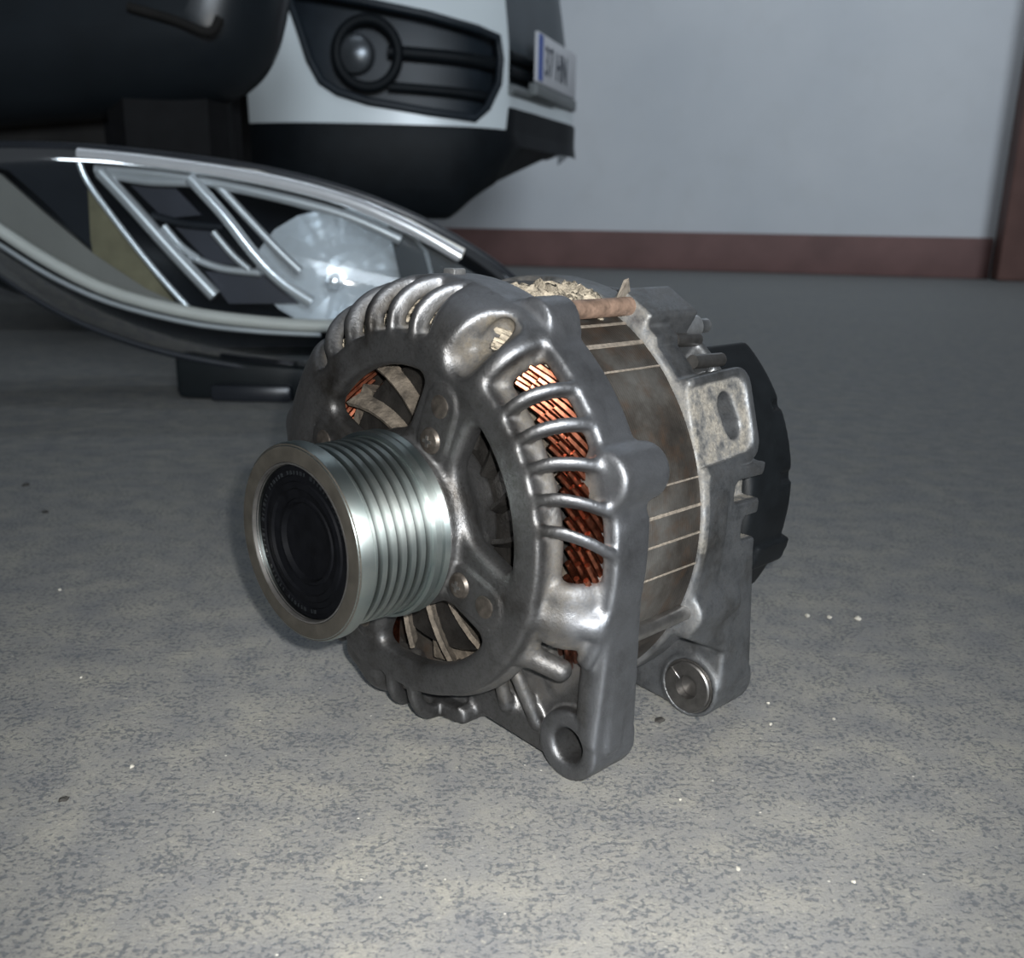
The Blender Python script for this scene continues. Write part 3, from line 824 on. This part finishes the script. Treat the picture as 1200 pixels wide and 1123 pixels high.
strip('frame_bar', [(222, 208), (262, 252), (300, 300), (330, 330), (366, 354)], YI-.006, .0054, 'chrome')
strip('frame_bar', [(250, 212), (290, 255), (325, 292), (352, 318)], YI+.002, .0040, 'satin')
strip('frame_bar', [(122, 203), (170, 212), (222, 214)], YI, .0040, 'satin')
strip('frame_bar', [(178, 252), (215, 262), (262, 266)], YI+.002, .0036, 'bezel')
strip('frame_bar', [(222, 300), (258, 314), (305, 320)], YI+.002, .0036, 'satin')
strip('frame_bar', [(192, 265), (212, 288), (232, 303)], YI-.002, .0032, 'chrome')
strip('frame_bar', [(250, 272), (272, 298), (292, 316)], YI, .0032, 'satin')
panel('lamp_panel', [(152, 216), (205, 220), (236, 252), (192, 256)], YI+.006, 'panel')
panel('lamp_panel', [(205, 266), (255, 272), (290, 312), (245, 308)], YI+.006, 'panel')
panel('lamp_panel', [(240, 318), (310, 322), (350, 356), (268, 356)], YI+.006, 'panel')
# reflector bowl with bulb
rc_, Yr = at(402, 318, YI), YI+.008
P = []
for i in range(8):
    s = i/7
    P.append([Vector((rc_.x+math.cos(t)*s*.080, Yr+.045*(1-s*s), rc_.z+math.sin(t)*s*.054)) for t in [2*math.pi*k/18 for k in range(19)]])
rme = sheet('reflector_bowl', P); rme.polygons.foreach_set('use_smooth', [False]*len(rme.polygons))
hadd('reflector_bowl', rme, M['bowl'], HL, False)
bulb = lathe('bulb_cap', [(-.016, .0001), (-.015, .004), (-.011, .007), (0, .008), (.02, .008), (.02, .0001)], 24)
bulb.transform(Matrix.Translation((rc_.x-.012, Yr+.02, rc_.z-.010)) @ Matrix.Rotation(math.pi/2, 4, 'Z'))
hadd('bulb_cap', bulb, M['chrome'], HL, False)
panel('outer_filler', [(455, 265), (520, 300), (590, 340), (560, 420), (480, 425), (470, 330)], YI+.012, 'grille')
# feet and mounting tabs under the housing
b0 = at(285, 446, .99)
hadd('mounting_foot', box('mounting_foot', (b0.x-.055, .955, 0.0), (b0.x+.12, 1.06, .045), .008), M['housing'])
hadd('mounting_foot', box('mounting_foot', (b0.x-.02, .945, 0.0), (b0.x+.055, .975, .016), .004), M['bezel'])
b1 = at(20, 330, 1.0)
hadd('mounting_tab', tube('mounting_tab', [b1+Vector((-.10, .03, .03)), b1+Vector((.02, .03, -.01)), b1+Vector((.14, .03, -.045))], .014, 10), M['housing'])

# ------------------------------------------------------------------ white car beyond
WC = empty('white_car', (-.45, 2.3, 0)); tag(WC, 'white car with black lower bumper and fog lamp parked by the wall', 'car')
winv = Matrix.Translation(-WC.location)
def wadd(name, me, mat, parent=WC, smooth=True):
    if isinstance(parent, bpy.types.Object) and parent is not WC: pass
    me.transform(winv); return link(name, me, mat, parent, smooth)
plan = spline([(-.585, 2.16, 0), (-.42, 2.10, 0), (-.24, 2.10, 0), (-.10, 2.13, 0), (-.03, 2.18, 0), (-.003, 2.235, 0), (.03, 2.32, 0), (.075, 2.44, 0), (.118, 2.56, 0), (.13, 2.70, 0), (.13, 3.0, 0), (.12, 3.4, 0)], 120)
def pl(s, z, out=0.0):
    """point on the bumper skin: s along the plan curve 0..1, out = proud of the skin"""
    x = max(0, min(1, s))*(len(plan)-1); i = min(int(x), len(plan)-2)
    p = plan[i].lerp(plan[i+1], x-i); t = (plan[i+1]-plan[i]).normalized(); nn = Vector((t.y, -t.x, 0))
    crown = -.06*max(0, (z-.48))**1.3*4
    return Vector((p.x, p.y, z))+nn*(out+crown)
def s_at(px, py):
    best = None
    for k in range(0, 401):
        s = k/400; p = pl(s, .4); w = W.T @ np.array([p.x, p.y, p.z-CAM_H]); d = abs(PX+FPX*w[0]/w[2]-px)
        if best is None or d < best[0]: best = (d, s)
        if s > .82: break
    s = best[1]; Y = pl(s, .4).y
    return s, at(px, py, Y).z
def on_skin(pxs): return [s_at(x, y) for x, y in pxs]
fog_sz = on_skin([(338, -14), (352, 28), (364, 70), (376, 95), (396, 108), (430, 119), (500, 131), (556, 139), (570, 126), (583, 98), (585, 70), (582, 44), (560, 34), (500, 17), (440, 4), (390, -6)])
gr_sz = on_skin([(588, -30), (594, 20), (602, 80), (609, 122), (618, 130)])
gs = s_at(603, 60)[0]
def inside(s, z, P):
    c = False
    for i in range(len(P)):
        (x0, y0), (x1, y1) = P[i], P[i-1]
        if (y0 > z) != (y1 > z) and s < (x1-x0)*(z-y0)/(y1-y0)+x0: c = not c
    return c
NSK, ZL, ZH, NZ = 240, .335, .86, 90
v, f = [], []
for i in range(NSK+1):
    for j in range(NZ+1):
        v.append(pl(i/NSK, ZL+(ZH-ZL)*j/NZ))
s_gr0, s_gr1 = s_at(596, 60)[0], .95
for i in range(NSK):
    for j in range(NZ):
        s, z = (i+.5)/NSK, ZL+(ZH-ZL)*(j+.5)/NZ
        if inside(s, z, fog_sz): continue
        if s_gr0 < s < s_gr1 and .41 < z < .70: continue
        f.append((i*(NZ+1)+j, (i+1)*(NZ+1)+j, (i+1)*(NZ+1)+j+1, i*(NZ+1)+j+1))
bm = bmesh.new(); me = pydata('bumper_skin', v, f); bm.from_mesh(me)
bmesh.ops.delete(bm, geom=[x for x in bm.verts if not x.link_faces], context='VERTS'); bm.to_mesh(me); bm.free()
wadd('bumper_skin', me, M['white_paint'])
# recessed fog-lamp insert
lipring = [pl(s, z, .002) for s, z in fog_sz]+[pl(*fog_sz[0], .002)]
wadd('fog_insert_lip', tube('fog_insert_lip', lipring, .008, 8, False), M['grille'])
smin_, smax_ = min(s for s, z in fog_sz)-.005, max(s for s, z in fog_sz)+.03
P = [[pl(smin_+(smax_-smin_)*i/30, .33+.40*j/8, -.028) for j in range(9)] for i in range(31)]
wadd('fog_insert', sheet('fog_insert', P), M['grille'])
fs, fz = s_at(432, 62)
for z_, r_ in ((fz+.005, .012), (fz-.055, .009)):
    wadd('insert_bar', tube('insert_bar', [pl(fs+.02+(smax_-fs-.03)*k/10, z_-.012*k/10, -.014) for k in range(11)], r_, 8), M['trim_black'])
def disc(c, nrm, r, depth, name):
    me = lathe(name, [(-depth, .0001), (-depth*.92, r*.55), (-depth*.5, r*.9), (0, r), (depth*.6, r), (depth*.6, .0001)], 32)
    me.transform(Matrix.Translation(c) @ nrm.to_track_quat('-X', 'Z').to_matrix().to_4x4()); return me
nf = Vector((-.15, -1, 0)).normalized()
wadd('fog_lamp_ring', tube('fog_lamp_ring', [pl(fs, fz, -.012)+Vector((math.cos(t)*.058, -.004, math.sin(t)*.058)) for t in [2*math.pi*k/32 for k in range(33)]], .010, 8, False), M['trim_black'])
fl_ = pl(fs-.012, fz, -.02); wadd('fog_lamp', disc(fl_, nf, .036, .02, 'fog_lamp'), M['fog'], WC, False)
# front grille cavity, plate, lower lip
P = [[pl(s_gr0-.004+(s_gr1-s_gr0)*i/20, .40+.32*j/6, -.016) for j in range(7)] for i in range(21)]
wadd('front_grille', sheet('front_grille', P), M['grille_grey'])
for z_ in (.445, .475):
    wadd('grille_slat', tube('grille_slat', [pl(s_gr0+.01+(.22)*k/8, z_, -.006) for k in range(9)], .011, 8), M['trim_black'])
wadd('grille_lip', tube('grille_lip', [pl(s_gr0-.002+(.24)*k/10, .412, .004) for k in range(11)], .010, 8), M['lip'])
a_ = at(622, 36, 2.26); b_ = at(668, 64, 2.56); c_ = at(617, 96, 2.26); hgt = a_.z-c_.z
pd = Vector((b_.x-a_.x, b_.y-a_.y, 0)); plen = pd.length; pd.normalize(); pn = Vector((pd.y, -pd.x, 0))
mt = Matrix.Identity(4)
for i in range(3): mt[i][0], mt[i][1], mt[i][2], mt[i][3] = pd[i], -pn[i], (0, 0, 1)[i], (a_[i], a_[i], c_.z)[i] if i == 2 else (a_[i]+pn[i]*.012)
me = box('number_plate', (0, -.004, 0), (plen, .004, hgt), .003); me.transform(mt)
NP = wadd('number_plate', me, M['plate']); NP['label'] = 'white number plate with blue band'
me = box('plate_band', (.004, -.0052, .004), (.036, -.003, hgt-.004), .0005, 1); me.transform(mt); wadd('plate_band', me, M['plate_blue'], NP)
me = box('plate_holder', (-.004, -.006, -.026), (plen+.004, .014, -.001), .004); me.transform(mt); wadd('plate_holder', me, M['lip'])
tc = bpy.data.curves.new('plate_text', 'FONT'); tc.body = '37 HN'; tc.size = hgt*.86; tc.extrude = .0004; tc.space_character = 1.05
to = bpy.data.objects.new('plate_text', tc); COL.objects.link(to)
bpy.context.view_layer.update()
tme = bpy.data.meshes.new_from_object(to.evaluated_get(bpy.context.evaluated_depsgraph_get())); bpy.data.objects.remove(to)
tme.transform(mt @ Matrix.Translation((.05, -.0052, hgt*.2)) @ Matrix.Rotation(math.pi/2, 4, 'X') @ Matrix.Diagonal((.78, 1, 1, 1)))
tme.materials.clear(); wadd('plate_text', tme, M['ink'], NP, False)
# black lower valance
s_end = next(k/400 for k in range(401) if pl(k/400, .3).y > 2.66)
P = []
for i in range(101):
    s = i/100*s_end
    zb = .168+.142*max(0, min(1, (pl(s, .3).x+.125)/.245))
    tuck = .0
    P.append([pl(s, .338, .004), pl(s, .31, .008), pl(s, zb+.06, -.004), pl(s, zb+.012, -.03), pl(s, zb, -.06), pl(s, zb+.004, -.20)])
wadd('lower_valance', sheet('lower_valance', P), M['trim_black'])
P = [[pl(s_gr0-.012+.012*j/3+(s_end-s_gr0)*i/24, .330+.050*j/3, .004) for j in range(4)] for i in range(25)]
wadd('lower_grille', sheet('lower_grille', P, .004), M['trim_black'])
# wheel-arch edge and wheel
arch = [(-.60+.0, 2.17, .20), (-.592, 2.165, .30), (-.59, 2.16, .40), (-.61, 2.16, .52), (-.66, 2.16, .64)]
wadd('arch_edge', tube('arch_edge', spline(arch, 16), .016, 8), M['lip'])
ty = lathe('tyre', [(0, .19), (.02, .20), (.03, .28), (.055, .305), (.16, .305), (.185, .28), (.195, .20), (.215, .19)], 72)
ty.transform(Matrix.Translation((-.95, 2.20, .305)) @ Matrix.Rotation(math.pi/2, 4, 'Z')); WT = wadd('tyre', ty, M['rubber'], WC, False)
rm = lathe('wheel_rim', [(.03, .0001), (.03, .05), (.045, .07), (.05, .16), (.02, .19), (.19, .19), (.19, .0001)], 48)
rm.transform(Matrix.Translation((-.95, 2.20, .305)) @ Matrix.Rotation(math.pi/2, 4, 'Z')); wadd('wheel_rim', rm, M['bezel'], WC, False)
# fender and body running out of the frame
P = [[Vector((-.60-.9*i/8, 2.17+.01*i/8, .66+.09*j)) for j in range(4)] for i in range(9)]
wadd('fender', sheet('fender', P, .01), M['white_paint'])
wadd('bonnet', sheet('bonnet', [[pl(i/40, .86, 0)+Vector((-1.1*j*(.2), .02*j, .015*j)) for j in range(4)] for i in range(41)]), M['white_paint'])

# ------------------------------------------------------------------ dark car front, between headlamp and white car
DC = empty('dark_car', (-.85, 1.75, 0)); tag(DC, 'dark car bumper corner and tyre above the headlamp', 'car')
dinv = Matrix.Translation(-DC.location)
def dadd(name, me, mat, smooth=True): me.transform(dinv); return link(name, me, mat, DC, smooth)
Yd = 1.45
edge = spline([at(x, y, Yd) for x, y in [(326, -90), (322, -30), (316, 10), (306, 48), (290, 78), (266, 100), (236, 112), (196, 120), (120, 128), (0, 138), (-160, 150)]], 44)
P = []
for k, p in enumerate(edge):
    t = (edge[min(k+1, 43)]-edge[max(k-1, 0)]).normalized(); inn = Vector((t.z, 0, -t.x))
    if inn.dot(Vector((-.6, 0, .62))-Vector((p.x, 0, p.z))+Vector((0, 0, 0))) < 0: inn = -inn
    row = []
    for j in range(12):
        a = math.pi/2*j/11
        row.append(p+inn*(.10*(1-math.cos(a)))+Vector((0, .10-.10*math.sin(a), 0)))
    P.append([p+Vector((-.10, .30, .03))]+row)
dadd('bumper_corner', sheet('bumper_corner', P), M['dark_paint'])
inner_edge = [r_[-1] for r_ in P]
fc = inner_edge+[Vector((-1.5, Yd, .28)), Vector((-1.5, Yd, .9)), Vector((inner_edge[0].x, Yd, .9))]
dadd('bumper_face', slab('bumper_face', fc, [p+Vector((0, .05, 0)) for p in fc]), M['dark_paint'], False)
dadd('bumper_crease', tube('bumper_crease', spline([at(x, y, Yd-.004) for x, y in [(150, 8), (205, 24), (245, 38), (258, 20)]], 16), .006, 8), M['underbody'])
dadd('underbody', box('underbody', (-1.5, 1.58, .16), (-.50, 1.9, .34), .03), M['underbody'])
ty = lathe('tyre', [(0, .19), (.01, .20), (.015, .25), (.04, .278), (.15, .278), (.175, .25), (.18, .20), (.19, .19)], 72)
ty.transform(Matrix.Translation((-.63, 1.755, .278)) @ Matrix.Rotation(math.radians(12), 4, 'Z')); dadd('tyre', ty, M['rubber'], False)
hubm = lathe('wheel_hub', [(.02, .0001), (.02, .19), (.17, .19), (.17, .0001)], 48)
hubm.transform(Matrix.Translation((-.63, 1.755, .278)) @ Matrix.Rotation(math.radians(12), 4, 'Z')); dadd('wheel_hub', hubm, M['bezel'], False)

# ------------------------------------------------------------------ crumbs on the floor
def floor_at(px, py):
    v = W @ np.array([(px-PX)/FPX, (py-PY)/FPX, 1.0]); t = -CAM_H/v[2]; return Vector((v[0]*t, v[1]*t, 0))
def crumb(px, py, size, mat, label, flat=.6):
    bm = bmesh.new(); bmesh.ops.create_icosphere(bm, subdivisions=2, radius=1)
    for v in bm.verts:
        v.co *= .75+.5*random.random(); v.co = Vector((v.co.x*size, v.co.y*size*.7, v.co.z*size*flat))
    zmin = min(v.co.z for v in bm.verts)
    for v in bm.verts: v.co.z -= zmin+size*.12
    name = 'stone_crumb' if mat == 'crumb_white' else 'dirt_chip'
    me = bpy.data.meshes.new(name); bm.to_mesh(me); bm.free()
    o = link(name, me, M[mat], None, False); o.location = floor_at(px, py); o.rotation_euler.z = random.random()*6
    tag(o, label, 'crumb'); return o
for px, py, s in ((946, 723, .0022), (972, 725, .0022), (1005, 727, .0026), (900, 825, .0011), (903, 850, .0012), (865, 1020, .0013), (797, 208+730, .0008), (977, 844, .0012), (340, 690, .0012), (95, 795, .001), (70, 692, .0012), (155, 900, .0014), (1000, 1035, .001)):
    if py < 740 and px > 900: tag(crumb(px, py, s*.62, 'crumb_white', 'pale crumb in the loose row of three beside the rear mounting eye'), group='row of three crumbs beside the alternator')
    else: tag(crumb(px, py, s*.62, 'crumb_white', 'tiny whitish mortar crumb lying alone on the bare concrete'), group='pale crumbs on the concrete')
crumb(773, 845, .0022, 'crumb_dark', 'small flat dark chip between the two mounting eyes', .3)
tag(crumb(75, 938, .0016, 'crumb_dark', 'tiny dark dirt chip lying on the bare concrete', .4), group='dark chips on the concrete')
tag(crumb(30, 569, .003, 'crumb_dark', 'tiny dark dirt chip lying on the bare concrete', .3), group='dark chips on the concrete')
tag(crumb(53, 601, .0025, 'crumb_dark', 'tiny dark dirt chip lying on the bare concrete', .3), group='dark chips on the concrete')
